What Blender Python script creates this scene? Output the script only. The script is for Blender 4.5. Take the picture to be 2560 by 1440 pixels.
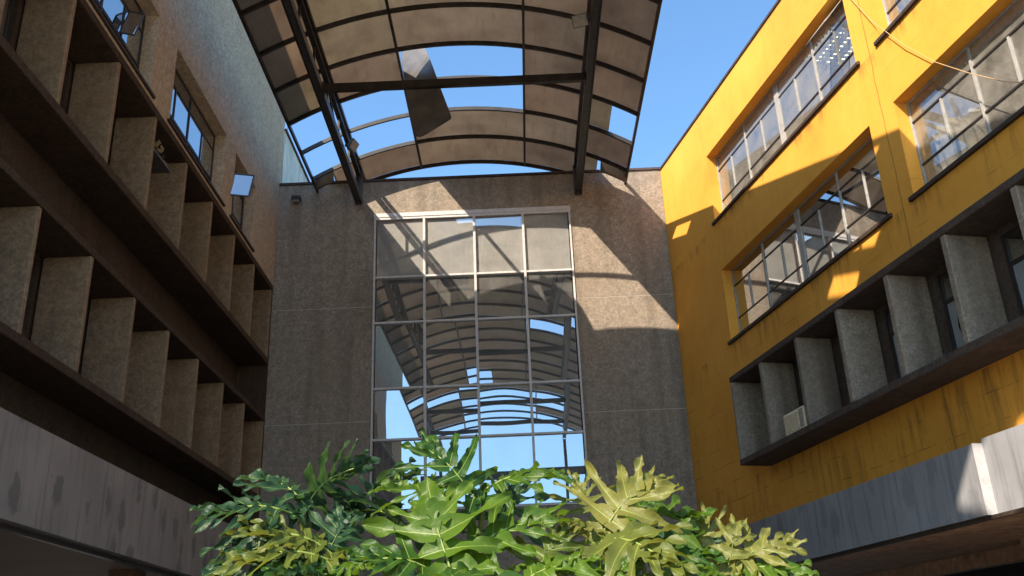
import bpy, bmesh, math, random
from mathutils import Vector, Matrix
R_ = math.radians
random.seed(7)
for o in list(bpy.data.objects): bpy.data.objects.remove(o)
scene = bpy.context.scene
col = scene.collection

# ------------------------------------------------------------------ camera
FPX, PITCH, YAW, ROLL = 2372.75, 0.389690, -0.001145, -0.042235
EYE = Vector((0, 0, 1.6))
cp, sp, cy, sy = math.cos(PITCH), math.sin(PITCH), math.cos(YAW), math.sin(YAW)
FWD = Vector((sy*cp, cy*cp, sp)); r0 = Vector((cy, -sy, 0)); u0 = r0.cross(FWD)
RIGHT = math.cos(ROLL)*r0 + math.sin(ROLL)*u0
UP = -math.sin(ROLL)*r0 + math.cos(ROLL)*u0
cam = bpy.data.cameras.new('camera'); camo = bpy.data.objects.new('camera', cam); col.objects.link(camo)
cam.sensor_width = 36; cam.lens = FPX/2560*36; cam.clip_end = 2000; cam.clip_start = .05
camo.matrix_world = Matrix(((RIGHT.x, UP.x, -FWD.x, 0), (RIGHT.y, UP.y, -FWD.y, 0), (RIGHT.z, UP.z, -FWD.z, EYE.z), (0, 0, 0, 1)))
scene.camera = camo
def at(px, py, dist):                                  # a point of the place, dist metres deep along +Y
    d = FWD + (px-1280)/FPX*RIGHT - (py-720)/FPX*UP
    return EYE + d*(dist/d.y)

# ------------------------------------------------------------------ light
SUN = Vector((0.826, 1.0, -1.159)).normalized()
EL = math.asin(-SUN.z); AZ = math.atan2(-SUN.x, -SUN.y)
w = bpy.data.worlds.new('World'); scene.world = w; w.use_nodes = True
nt = w.node_tree; nt.nodes.clear()
sky = nt.nodes.new('ShaderNodeTexSky'); sky.sky_type = 'NISHITA'; sky.sun_disc = False
sky.sun_elevation = EL; sky.sun_rotation = AZ; sky.air_density = 1.0; sky.dust_density = 2.6; sky.ozone_density = 2.4; sky.altitude = 1200
bg = nt.nodes.new('ShaderNodeBackground'); bg.inputs[1].default_value = 0.145
ow = nt.nodes.new('ShaderNodeOutputWorld')
tint = nt.nodes.new('ShaderNodeMixRGB'); tint.blend_type = 'MULTIPLY'; tint.inputs[0].default_value = 1; tint.inputs[2].default_value = (.80, 1.02, 1.06, 1)
nt.links.new(sky.outputs[0], tint.inputs[1]); nt.links.new(tint.outputs[0], bg.inputs[0]); nt.links.new(bg.outputs[0], ow.inputs[0])
sl = bpy.data.lights.new('sun', 'SUN'); sl.energy = 4.4; sl.angle = R_(.5); sl.color = (1, .87, .70)
so = bpy.data.objects.new('sun', sl); col.objects.link(so); so.rotation_euler = SUN.to_track_quat('-Z', 'Y').to_euler()
so.location = (-20, -28, 40)
scene.view_settings.view_transform = 'Standard'; scene.view_settings.look = 'None'
scene.view_settings.exposure = 1.3; scene.view_settings.gamma = 1

# ------------------------------------------------------------------ materials
class NT:
    def __init__(s, name):
        s.m = bpy.data.materials.new(name); s.m.use_nodes = True; s.t = s.m.node_tree; s.t.nodes.clear()
        s.out = s.n('OutputMaterial')
    def n(s, kind, **kw):
        nd = s.t.nodes.new('ShaderNode'+kind)
        for k, v in kw.items():
            if hasattr(nd, k): setattr(nd, k, v)
        return nd
    def l(s, a, b): s.t.links.new(a, b)
    def pos(s, sx=1, sy=1, sz=1, rot=0):
        g = s.n('NewGeometry'); m = s.n('Mapping'); m.inputs['Scale'].default_value = (sx, sy, sz); m.inputs['Rotation'].default_value = (0, 0, rot)
        s.l(g.outputs['Position'], m.inputs['Vector']); return m.outputs[0]
    def noise(s, vec, scale, detail=4, rough=.6):
        nd = s.n('TexNoise'); nd.inputs['Scale'].default_value = scale; nd.inputs['Detail'].default_value = detail; nd.inputs['Roughness'].default_value = rough
        s.l(vec, nd.inputs['Vector']); return nd.outputs[0]
    def ramp(s, fac, stops):
        r = s.n('ValToRGB'); e = r.color_ramp.elements
        while len(e) < len(stops): e.new(.5)
        for k, (p, c) in enumerate(stops):
            e[k].position = p; e[k].color = (*c, 1) if len(c) == 3 else c
        s.l(fac, r.inputs[0]); return r.outputs[0]
    def val(s, fac, a, b, lo=0., hi=1.):
        m = s.n('MapRange'); m.inputs[1].default_value = a; m.inputs[2].default_value = b; m.inputs[3].default_value = lo; m.inputs[4].default_value = hi
        s.l(fac, m.inputs[0]); return m.outputs[0]
    def mixc(s, fac, a, b, bt='MIX'):
        m = s.n('MixRGB', blend_type=bt)
        for k, v in ((0, fac), (1, a), (2, b)):
            if isinstance(v, (int, float)): m.inputs[k].default_value = v
            elif isinstance(v, tuple): m.inputs[k].default_value = (*v, 1)
            else: s.l(v, m.inputs[k])
        return m.outputs[0]
    def math(s, op, a, b=None):
        m = s.n('Math', operation=op)
        for k, v in ((0, a), (1, b)):
            if v is None: continue
            if isinstance(v, (int, float)): m.inputs[k].default_value = v
            else: s.l(v, m.inputs[k])
        return m.outputs[0]
    def bump(s, h, strength=.3, dist=.02):
        b = s.n('Bump'); b.inputs['Strength'].default_value = strength; b.inputs['Distance'].default_value = dist; s.l(h, b.inputs['Height']); return b.outputs[0]
    def bsdf(s, colr, rough=.8, normal=None, metal=0, spec=.3):
        b = s.n('BsdfPrincipled'); b.inputs['Metallic'].default_value = metal; b.inputs['Specular IOR Level'].default_value = spec
        if isinstance(colr, tuple): b.inputs['Base Color'].default_value = (*colr, 1)
        else: s.l(colr, b.inputs['Base Color'])
        if isinstance(rough, (int, float)): b.inputs['Roughness'].default_value = rough
        else: s.l(rough, b.inputs['Roughness'])
        if normal is not None: s.l(normal, b.inputs['Normal'])
        return b.outputs[0]
    def mixs(s, fac, a, b):
        m = s.n('MixShader')
        if isinstance(fac, (int, float)): m.inputs[0].default_value = fac
        else: s.l(fac, m.inputs[0])
        s.l(a, m.inputs[1]); s.l(b, m.inputs[2]); return m.outputs[0]
    def done(s, sh): s.l(sh, s.out.inputs[0]); return s.m

def sc(c, k): return tuple(min(1, x*k) for x in c)
def mat_roughcast(name, c, warm, grain=26., streak=.35, bumps=.5):
    """pebble-dashed render: grit, rain streaks, blotches"""
    n = NT(name); p = n.pos()
    g = n.noise(p, grain, 3, .75); big = n.noise(p, .55, 5, .65); mid = n.noise(p, 3.2, 4, .6)
    st = n.noise(n.pos(1.6, 1.6, .12), 1.3, 2.5, .6)
    g2 = n.noise(p, grain*.42, 4, .7)
    base = n.ramp(n.mixc(.4, g, g2), [(.30, sc(c, .42)), (.5, c), (.70, sc(c, 1.7))])
    base = n.mixc(n.val(big, .35, .7, 0, .75), base, n.mixc(.62, base, warm))
    base = n.mixc(n.val(st, .5, .78, 0, streak), base, sc(c, .32))
    base = n.mixc(n.val(mid, .52, .75, 0, .4), base, sc(c, .5))
    return n.done(n.bsdf(base, .92, n.bump(g, bumps, .02), spec=.15))
M = {}
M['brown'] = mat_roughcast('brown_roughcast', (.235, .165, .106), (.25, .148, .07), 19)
M['brownslab_shaded'] = mat_roughcast('shaded_slab_concrete', (.062, .041, .028), (.075, .043, .025), 24, .45)  # deep shade of slab undersides and recess walls put into the colour
M['upperwall'] = mat_roughcast('upper_wall_roughcast', (.42, .33, .235), (.40, .28, .165), 22, .2, .4)
M['greywall'] = mat_roughcast('grey_roughcast', (.255, .212, .170), (.25, .182, .125), 15, .6)
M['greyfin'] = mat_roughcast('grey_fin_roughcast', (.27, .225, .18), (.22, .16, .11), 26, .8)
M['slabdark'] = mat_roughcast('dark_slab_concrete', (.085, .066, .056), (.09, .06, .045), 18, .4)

def mat_yellow():
    n = NT('yellow_paint'); p = n.pos(); PH = -0.224844
    big = n.noise(p, .45, 6, .7); fine = n.noise(p, 14, 4, .7); st = n.noise(n.pos(5, 5, .22), 1.5, 5, .7)
    c = n.ramp(big, [(.3, (.60, .265, .036)), (.5, (.72, .328, .046)), (.75, (.77, .375, .062))])
    c = n.mixc(n.val(fine, .58, .8, 0, .35), c, (.45, .21, .03))
    c = n.mixc(n.val(st, .56, .8, 0, .3), c, (.40, .18, .03))
    sep = n.n('SeparateXYZ'); n.l(p, sep.inputs[0])
    s = n.math('ADD', n.math('MULTIPLY', sep.outputs[0], math.sin(PH)), n.math('MULTIPLY', sep.outputs[1], math.cos(PH)))
    z = sep.outputs[2]
    wob = n.noise(p, 1.7, 5, .7)
    # hairline cracks along block courses
    cv = n.n('CombineXYZ'); n.l(s, cv.inputs[0]); n.l(z, cv.inputs[1])
    bt = n.n('TexBrick'); bt.offset = .37; bt.inputs['Scale'].default_value = 1; bt.inputs['Brick Width'].default_value = 1.9; bt.inputs['Row Height'].default_value = .43
    bt.inputs['Mortar Size'].default_value = .009; bt.inputs['Mortar Smooth'].default_value = .3
    wv = n.n('VectorMath', operation='ADD'); n.l(cv.outputs[0], wv.inputs[0])
    wn = n.n('TexNoise'); wn.inputs['Scale'].default_value = 2.3; n.l(p, wn.inputs['Vector'])
    sc_ = n.n('VectorMath', operation='SCALE'); sc_.inputs['Scale'].default_value = .05; n.l(wn.outputs['Color'], sc_.inputs[0]); n.l(sc_.outputs[0], wv.inputs[1])
    n.l(wv.outputs[0], bt.inputs['Vector'])
    lowm = n.val(z, 7.2, 8.9, 1, .25)
    crack = n.math('MULTIPLY', n.math('MULTIPLY', bt.outputs['Fac'], n.val(wob, .47, .6)), lowm)
    c = n.mixc(n.math('MULTIPLY', crack, .75), c, (.12, .055, .02))
    # grime running down below the sills and the projecting box
    drip = n.math('MULTIPLY', n.noise(n.pos(3.4, 3.4, .35), 1.2, 5, .75), n.val(n.noise(n.pos(), .8, 3, .6), .35, .6, .8, 1.12))
    def band(z1, L): return n.math('MULTIPLY', n.val(z, z1-L, z1, 0, 1), n.math('LESS_THAN', z, z1))
    dm = n.math('ADD', band(8.62, .7), n.math('ADD', band(5.5, 1.5), band(11.7, .35)))
    c = n.mixc(n.math('MULTIPLY', n.math('MULTIPLY', dm, n.val(drip, .5, .68)), .7), c, (.17, .075, .025))
    # vertical movement joint in the pier
    dj = n.math('ABSOLUTE', n.math('SUBTRACT', n.math('ADD', s, n.math('MULTIPLY', wob, .1)), 12.53))
    c = n.mixc(n.math('MULTIPLY', n.math('LESS_THAN', dj, .012), .7), c, (.2, .09, .02))
    return n.done(n.bsdf(c, .75, n.bump(fine, .15, .01), spec=.25))
M['yellow'] = mat_yellow()

def mat_band(name, c, patch, blobs):
    n = NT(name); p = n.pos(); st = n.noise(n.pos(7, 7, .45), 1.1, 5, .7); big = n.noise(p, .8, 4, .6)
    vo = n.n('TexVoronoi'); vo.inputs['Scale'].default_value = 1.6; n.l(n.pos(1, 1.25, .62), vo.inputs['Vector'])
    edge = n.noise(p, 5, 4, .7)
    bl = n.val(n.math('ADD', vo.outputs['Distance'], n.math('MULTIPLY', edge, .55)), .60, .50)
    c1 = n.ramp(big, [(.3, sc(c, .82)), (.7, sc(c, 1.12))])
    c1 = n.mixc(n.val(st, .50, .64, 0, .65), c1, patch)
    c1 = n.mixc(n.math('MULTIPLY', bl, blobs), c1, patch)
    ch = n.noise(n.pos(6, 6, 2.2), 3.4, 3, .8)
    c1 = n.mixc(n.val(ch, .74, .78, 0, .8), c1, sc(c, 1.9))
    c1 = n.mixc(n.val(n.noise(n.pos(5, 5, 1.6), 3.1, 3, .8), .73, .76, 0, .85), c1, sc(patch, .35))
    return n.done(n.bsdf(c1, .55, n.bump(edge, .1, .01), spec=.3))
M['bandL'] = mat_band('fascia_paint_taupe', (.29, .255, .225), (.16, .145, .13), .9)
M['bandR'] = mat_band('fascia_paint_grey', (.265, .265, .28), (.15, .15, .16), .5)

def mat_simple(name, c, rough=.6, var=.25, scale=6., metal=0, spec=.4, bump=.08):
    n = NT(name); p = n.pos(); a = n.noise(p, scale, 5, .65)
    return n.done(n.bsdf(n.ramp(a, [(.3, sc(c, 1-var)), (.7, sc(c, 1+var))]), rough, n.bump(a, bump, .01), metal, spec))
M['steel'] = mat_simple('dark_painted_steel', (.022, .015, .012), .45, .75, 3.5)
M['steelgrey'] = mat_simple('grey_painted_steel', (.075, .068, .066), .45, .3, 9)
M['alu'] = mat_simple('weathered_aluminium', (.50, .47, .46), .45, .15, 12, .0)
M['framepaint'] = mat_simple('peeling_white_paint', (.34, .32, .305), .6, .22, 9)
M['framedark'] = mat_simple('dark_window_steel', (.035, .03, .03), .5, .3, 20)
M['sill'] = mat_simple('dark_sill', (.045, .028, .02), .7, .4, 14)
M['coping'] = mat_simple('dark_coping', (.05, .03, .024), .7, .5, 5)
M['soffitR'] = mat_roughcast('brown_soffit_paint', (.44, .26, .165), (.46, .29, .18), 6, .1, .1)
M['soffitL'] = mat_simple('tan_soffit_paint', (.46, .34, .26), .8, .12, 1.2)
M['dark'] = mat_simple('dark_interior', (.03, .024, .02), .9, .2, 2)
M['ceil'] = mat_simple('ceiling_paint', (.72, .70, .68), .9, .05, 2)
M['roomwall'] = mat_simple('room_paint', (.55, .44, .33), .9, .1, 1.5)
M['roomfloor'] = mat_simple('room_floor', (.35, .28, .22), .7, .15, 2)
M['curtain'] = mat_simple('curtain_cloth', (.62, .56, .46), .9, .1, 5)
M['cream'] = mat_band('cream_paint_stained', (.62, .58, .46), (.20, .18, .14), .1)
M['bead'] = mat_simple('pale_joint_bead', (.42, .38, .34), .7, .2, 8)
M['lampwhite'] = mat_simple('lamp_housing', (.30, .27, .22), .5, .2, 10)
M['acbody'] = mat_simple('cream_plastic', (.75, .64, .48), .5, .12, 8)
M['cable'] = mat_simple('pale_cable', (.46, .30, .14), .6, .2, 10)
M['paving'] = mat_simple('grey_paving', (.26, .23, .19), .85, .25, 2)
M['soil'] = mat_simple('soil', (.05, .035, .022), .95, .4, 12)
M['stem'] = mat_simple('leaf_stalk_green', (.10, .12, .03), .5, .3, 10)
M['trunk'] = mat_simple('scarred_trunk', (.12, .085, .055), .85, .4, 18, bump=.5)
M['litter'] = mat_simple('dry_litter', (.22, .17, .09), .9, .5, 30)
def mat_emit(name, c, k):
    n = NT(name); e = n.n('Emission'); e.inputs[0].default_value = (*c, 1); e.inputs[1].default_value = k; return n.done(e.outputs[0])
M['tube'] = mat_emit('lit_fluorescent_tube', (1, .92, .55), 2.2)

def mat_sheet():
    n = NT('brown_polycarbonate_sheet'); p = n.pos(); a = n.noise(p, .9, 5, .65); f = n.noise(n.pos(4.5, .8, 4.5), 1.6, 5, .7)
    d = n.noise(p, 5.5, 4, .7)
    c = n.ramp(a, [(.3, (.32, .27, .23)), (.5, (.39, .335, .285)), (.72, (.45, .395, .335))])
    c = n.mixc(n.val(f, .52, .75, 0, .4), c, (.23, .19, .16)); c = n.mixc(n.val(d, .66, .8, 0, .45), c, (.52, .42, .32))
    oi = n.n('ObjectInfo')
    c = n.mixc(1, c, n.ramp(oi.outputs['Random'], [(0, (.80, .76, .73)), (.35, (1, .98, .95)), (.6, (.90, .92, .84)), (.8, (1.0, .92, .87)), (1, (1, 1, .94))]), 'MULTIPLY')
    t = n.n('BsdfTranslucent'); n.l(c, t.inputs[0])
    b = n.bsdf(c, .45, None, spec=.3)
    return n.done(n.mixs(.58, b, t.outputs[0]))
M['sheet'] = mat_sheet()
M['flap'] = mat_simple('loose_metal_sheet', (.13, .115, .105), .35, .3, 2.5, .2, .5)

def glossmix(n, fac_lo, fac_hi, under, tint=(.9, .93, .96), rough=.0):
    lw = n.n('LayerWeight'); lw.inputs[0].default_value = .35
    g = n.n('BsdfGlossy'); g.inputs[0].default_value = (*tint, 1); g.inputs[1].default_value = rough
    return n.mixs(n.val(lw.outputs[1], 0, 1, fac_lo, fac_hi), under, g.outputs[0])
def mat_mirror(nm, d0, d1):
    n = NT(nm); p = n.pos()
    dk = n.bsdf((.012, .012, .014), .3)
    g = glossmix(n, .42, .85, dk, (.86, .94, 1.0))
    dust = n.n('BsdfDiffuse'); dust.inputs[0].default_value = (.55, .53, .49, 1)
    a = n.noise(p, 1.3, 5, .7); b = n.noise(n.pos(9, 9, .5), 2, 4, .7); f = n.noise(p, 45, 3, .7)
    sp_ = n.val(f, .68, .8, 0, .07)
    dm = n.math('ADD', n.math('ADD', n.val(a, .3, .75, d0, d1), n.val(b, .55, .8, 0, .10)), sp_)
    return n.done(n.mixs(dm, g, dust.outputs[0]))
M['mirror'] = mat_mirror('reflective_glass', .05, .17); M['mirror_sunlit'] = mat_mirror('sunlit_dusty_reflective_glass', .30, .48)  # top-row copy: real dust, thickened to carry the paleness of sunlit panes
def mat_clear(name, lo, hi, dust=.06, tint=(.95, .96, .96)):
    n = NT(name); t = n.n('BsdfTransparent'); t.inputs[0].default_value = (*tint, 1)
    g = glossmix(n, lo, hi, t.outputs[0])
    d = n.n('BsdfDiffuse'); d.inputs[0].default_value = (.4, .37, .33, 1)
    a = n.noise(n.pos(), 2.2, 5, .7)
    return n.done(n.mixs(n.val(a, .3, .8, dust*.3, dust*2), g, d.outputs[0]))
M['clear'] = mat_clear('window_glass', .05, .5, .24)
M['skyglass'] = mat_clear('reflective_window_glass', .42, .9, .05, (.32, .33, .34))
M['obscure'] = mat_simple('obscured_pane', (.30, .33, .36), .25, .12, 1.5, 0, .6)

def mat_leaf(name, dark, light, trans):
    n = NT(name); oi = n.n('ObjectInfo'); p = n.pos(); a = n.noise(p, 5, 4, .6)
    f = n.math('ADD', n.math('MULTIPLY', oi.outputs['Random'], .6), n.math('MULTIPLY', a, .45))
    c = n.ramp(f, [(.15, dark), (.8, light)])
    c = n.mixc(n.val(n.noise(p, 16, 3, .7), .64, .76, 0, .55), c, (.30, .24, .06)); c = n.mixc(n.val(n.noise(p, 9, 4, .7), .5, .75, 0, .45), c, sc(dark, .8))
    b = n.bsdf(c, .45, n.bump(n.noise(p, 22, 3, .6), .45, .012), spec=.3)
    t = n.n('BsdfTranslucent'); n.l(n.mixc(.5, c, trans), t.inputs[0])
    return n.done(n.mixs(.42, b, t.outputs[0]))
M['leaf'] = mat_leaf('philodendron_leaf', (.016, .064, .009), (.082, .150, .013), (.19, .31, .014))
M['leafdark'] = mat_leaf('philodendron_leaf_shaded', (.010, .042, .022), (.035, .085, .036), (.09, .17, .03))  # shaded copy of the leaf: darker, cooler colour stands for shade
M['leafpale'] = mat_leaf('philodendron_leaf_pale', (.075, .112, .016), (.19, .185, .042), (.29, .30, .032))
M['vein'] = mat_simple('leaf_vein', (.17, .22, .045), .45, .15, 10)

# ------------------------------------------------------------------ builders
WLOC = {}
def link(o, parent=None, wloc=Vector((0, 0, 0))):
    col.objects.link(o); wloc = Vector(wloc); WLOC[o.name] = wloc
    if parent is not None:
        o.parent = parent; o.location = wloc - WLOC[parent.name]
    else: o.location = wloc
    return o
def thing(name, label, cat, loc=(0, 0, 0), group=None):
    o = bpy.data.objects.new(name, None); o.empty_display_size = .2; link(o, None, loc)
    o['label'] = label; o['category'] = cat
    if group: o['group'] = group
    return o
def tag(o, label, cat, group=None):
    o['label'] = label; o['category'] = cat
    if group: o['group'] = group
    return o
def mesh(name, verts, faces, mat, parent=None, smooth=False, midx=None, bevel=0, kind=None):
    vs = [Vector(v) for v in verts]; c = Vector((0, 0, 0))
    for v in vs: c += v
    c /= len(vs)
    me = bpy.data.meshes.new(name); me.from_pydata([v-c for v in vs], [], faces)
    for m in (mat if isinstance(mat, (list, tuple)) else [mat]): me.materials.append(M[m])
    if midx: me.polygons.foreach_set('material_index', midx)
    bm = bmesh.new(); bm.from_mesh(me)
    bmesh.ops.recalc_face_normals(bm, faces=bm.faces)
    if bevel: bmesh.ops.bevel(bm, geom=bm.edges[:], offset=bevel, segments=1, affect='EDGES')
    bm.to_mesh(me); bm.free()
    if smooth: me.polygons.foreach_set('use_smooth', [True]*len(me.polygons))
    me.update()
    o = bpy.data.objects.new(name, me); link(o, parent, c)
    if kind: o['kind'] = kind
    return o
HF = [(0, 1, 3, 2), (4, 6, 7, 5), (0, 4, 5, 1), (2, 3, 7, 6), (0, 2, 6, 4), (1, 5, 7, 3)]
class Frame:
    """right-handed building frame: a along the facade, b outwards-in depth, z up"""
    def __init__(s, ea, eb): s.ea, s.eb = Vector(ea), Vector(eb)
    def p(s, a, b, z): return s.ea*a + s.eb*b + Vector((0, 0, z))
    def box(s, name, a0, a1, b0, b1, z0, z1, mat, parent=None, bevel=0, kind=None):
        return mesh(name, [s.p(a, b, z) for a in (a0, a1) for b in (b0, b1) for z in (z0, z1)], HF, mat, parent, bevel=bevel, kind=kind)
    def copy(s, src, name, da, db, dz, parent):
        o = src.copy(); o.name = name; link(o, parent, WLOC[src.name] + s.p(da+random.uniform(-.012, .012), db+random.uniform(-.003, .010), dz)); o.rotation_euler.z = R_(random.uniform(-.5, .5)); return o
    def wall(s, name, a0, a1, z0, z1, b0, b1, holes, mat, parent=None):
        As = sorted({a0, a1, *[v for h in holes for v in h[:2] if a0 < v < a1]}); Zs = sorted({z0, z1, *[v for h in holes for v in h[2:] if z0 < v < z1]})
        solid = lambda i, j: 0 <= i < len(As)-1 and 0 <= j < len(Zs)-1 and not any(h[0] <= (As[i]+As[i+1])/2 <= h[1] and h[2] <= (Zs[j]+Zs[j+1])/2 <= h[3] for h in holes)
        V, F, ix = [], [], {}
        def v(i, j, k):
            if (i, j, k) not in ix: ix[(i, j, k)] = len(V); V.append(s.p(As[i], (b0, b1)[k], Zs[j]))
            return ix[(i, j, k)]
        for i in range(len(As)-1):
            for j in range(len(Zs)-1):
                if not solid(i, j): continue
                for k in (0, 1): F.append((v(i, j, k), v(i+1, j, k), v(i+1, j+1, k), v(i, j+1, k)))
                for di, dj, q in ((-1, 0, ((i, j), (i, j+1))), (1, 0, ((i+1, j), (i+1, j+1))), (0, -1, ((i, j), (i+1, j))), (0, 1, ((i, j+1), (i+1, j+1)))):
                    if not solid(i+di, j+dj): F.append((v(*q[0], 0), v(*q[1], 0), v(*q[1], 1), v(*q[0], 1)))
        return mesh(name, V, F, mat, parent)
W0 = Frame((1, 0, 0), (0, 1, 0))
def tube(name, pts, r, mat, parent=None, seg=6, radii=None):
    V, F = [], []; n = len(pts); pts = [Vector(p) for p in pts]
    for i, p in enumerate(pts):
        t = (pts[min(i+1, n-1)] - pts[max(i-1, 0)]).normalized()
        a = t.cross(Vector((.13, .31, .94))).normalized(); b = t.cross(a); rr = radii[i] if radii else r
        for k in range(seg):
            th = 2*math.pi*k/seg; V.append(p + (a*math.cos(th)+b*math.sin(th))*rr)
    for i in range(n-1):
        for k in range(seg): F.append((i*seg+k, i*seg+(k+1) % seg, (i+1)*seg+(k+1) % seg, (i+1)*seg+k))
    F.append(tuple(range(seg))); F.append(tuple((n-1)*seg+k for k in range(seg)))
    return mesh(name, V, F, mat, parent, smooth=True)
def beam(name, p, q, wx, h, mat, parent, up=(0, 0, 1)):
    p, q = Vector(p), Vector(q); t = (q-p).normalized(); a = t.cross(Vector(up)).normalized()*wx/2; b = a.cross(t).normalized()*h/2
    return mesh(name, [e+sa*a+sb*b for e in (p, q) for sa in (-1, 1) for sb in (-1, 1)], HF, mat, parent)

# ------------------------------------------------------------------ ground
g = W0.box('ground', -300, 300, -300, 300, -.3, 0, 'paving'); g['kind'] = 'structure'

# ------------------------------------------------------------------ left building
XL = -6.576; XREC = -7.34
FL = Frame((0, 1, 0), (-1, 0, 0))                       # a = y, b = -x
bL = -XL
LB = thing('concrete_building', 'dark brown roughcast building with rows of deep vertical fins, left of the courtyard', 'building', (XL, 10, 0))
YE, YN = 24.16, -.28
winsL = [(11.42, 14.81), (15.82, 19.2), (19.96, 21.72), (7.0, 10.4), (2.6, 6.0)]
WZ0, WZ1 = 11.93, 13.66
FL.wall('wall', YN, YE, 11.80, 17.3, bL, bL+.42, [(a, b, WZ0, WZ1) for a, b in winsL], 'upperwall', LB)
FL.box('parapet_cap', YN-.01, YE+.01, bL-.02, bL+.44, 17.3, 17.34, 'coping', LB)
FL.box('roof', YN, YE-.01, bL+.44, bL+9, 16.6, 16.9, 'slabdark', LB)
FL.box('end_wall', YN-.3, YN-.002, bL, bL+9, 0, 17.29, 'upperwall', LB)
FL.box('end_wall', YE-.3, YE-.005, bL+1.02, bL+9, 5, 16.59, 'upperwall', LB)
FL.box('rear_wall', YN, YE, bL+9, bL+9.3, 0, 16.9, 'upperwall', LB)
# crate slabs
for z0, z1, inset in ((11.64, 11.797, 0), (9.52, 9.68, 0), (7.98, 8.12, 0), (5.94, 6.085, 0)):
    FL.box('slab', YN+.01, 23.93, bL-.012, bL+.80, z0, z1, 'brownslab_shaded', LB, bevel=.012)
# fins
fy = [23.85-1.722*i for i in range(14)]
fin_u = FL.box('fin', fy[0]-.05, fy[0]+.05, bL+.004, bL+.76, 9.682, 11.638, 'brown', LB, bevel=.012)
fin_l = FL.box('fin', fy[0]-.05, fy[0]+.05, bL+.004, bL+.76, 6.087, 7.978, 'brown', LB, bevel=.012)
for y in fy[1:]:
    FL.copy(fin_u, 'fin', y-fy[0], 0, 0, LB); FL.copy(fin_l, 'fin', y-fy[0], 0, 0, LB)
# recessed walls behind the crates, with dark windows
FL.wall('recessed_wall', YN+.01, 23.94, 5.0, 11.63, bL+.801, bL+1.0, [(y-1.6, y-.12, z0, z1) for y in fy for z0, z1 in ((6.75, 7.9), (10.3, 11.55))], 'brownslab_shaded', LB)
for y in fy:
    for z0, z1 in ((6.75, 7.9), (10.3, 11.55)):
        fr = FL.wall('window', y-1.6, y-.12, z0, z1, bL+.87, bL+.91, [(y-1.55, y-.885, z0+.05, z1-.05), (y-.835, y-.17, z0+.05, z1-.05)], 'framedark', LB)
        for a in (y-1.56, y-.845): FL.box('pane', a, a+.685, bL+.885, bL+.895, z0+.04, z1-.04, 'obscure' if random.random() < .2 else 'skyglass', fr)
FL.box('floor_slab', YN, 23.9, bL+1.01, bL+8.9, 8.3, 8.6, 'dark', LB); FL.box('floor_slab', YN, 23.9, bL+1.01, bL+8.9, 11.5, 11.75, 'dark', LB)
W0.box('return_wall', -7.42, -6.60, 23.94, 24.1, 4.5, 11.6, 'brownslab_shaded', LB)
# upper windows
def steel_window(F, parent, a0, a1, z0, z1, b, mains, minors, r0, r1, fm, gm, t=.045, big=(), clearz=None):
    fr = F.wall('window', a0+.003, a1-.003, z0+.003, z1-.003, b, b+.06, [(a0+t, a1-t, z0+t, z1-t)], fm, parent)
    ms = sorted([a0+t, *mains, a1-t])
    for m in mains:
        h = .085 if m in big else .023
        F.box('mullion', m-h, m+h, b-.004, b+.042, z0+t, z1-t, fm, fr)
    for r in (r0, r1):
        for q0, q1 in zip(ms, ms[1:]):
            e0 = .085 if q0 in big else (.023 if q0 in mains else 0); e1 = .085 if q1 in big else (.023 if q1 in mains else 0)
            F.box('rail', q0+e0, q1-e1, b+.002, b+.036, r-.015, r+.015, 'framedark', fr)
    for m in minors: F.box('glazing_bar', m-.02, m+.02, b-.002, b+.038, r0+.0155, r1-.0155, fm, fr)
    zs = [z0+t, r0, r1, z1-t]
    for zi in range(3):
        edges = sorted([*ms, *(minors if zi == 1 else [])])
        for q0, q1 in zip(edges, edges[1:]):
            g_ = gm(q0, zi) if callable(gm) else gm
            if g_ is None: continue
            dz = random.uniform(-.004, .004); 
            F.box('pane', q0+.001, q1-.001, b+.018+dz, b+.023+dz, zs[zi]+.002, zs[zi+1]-.002, g_, fr)
    return fr
for k, (a, b_) in enumerate(winsL):
    L_ = b_-a
    if L_ > 3: mains = [a+L_*.5]; minors = [a+L_*.25, a+L_*.75]
    else: mains = [a+L_*.5]; minors = []
    steel_window(FL, LB, a, b_, WZ0, WZ1, bL+.27, mains, minors, 12.5, 13.26, 'framedark', 'skyglass')
    FL.box('sill', a-.12, b_+.16, bL-.05, bL+.268, 11.868, 11.926, 'sill', LB, bevel=.008)
FL.box('room_ceiling', YN, 23.8, bL+.43, bL+8.9, 14.0, 14.1, 'ceil', LB)
FL.box('room_wall', YN, 23.8, bL+4.5, bL+4.6, 11.76, 13.99, 'roomwall', LB)
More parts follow.
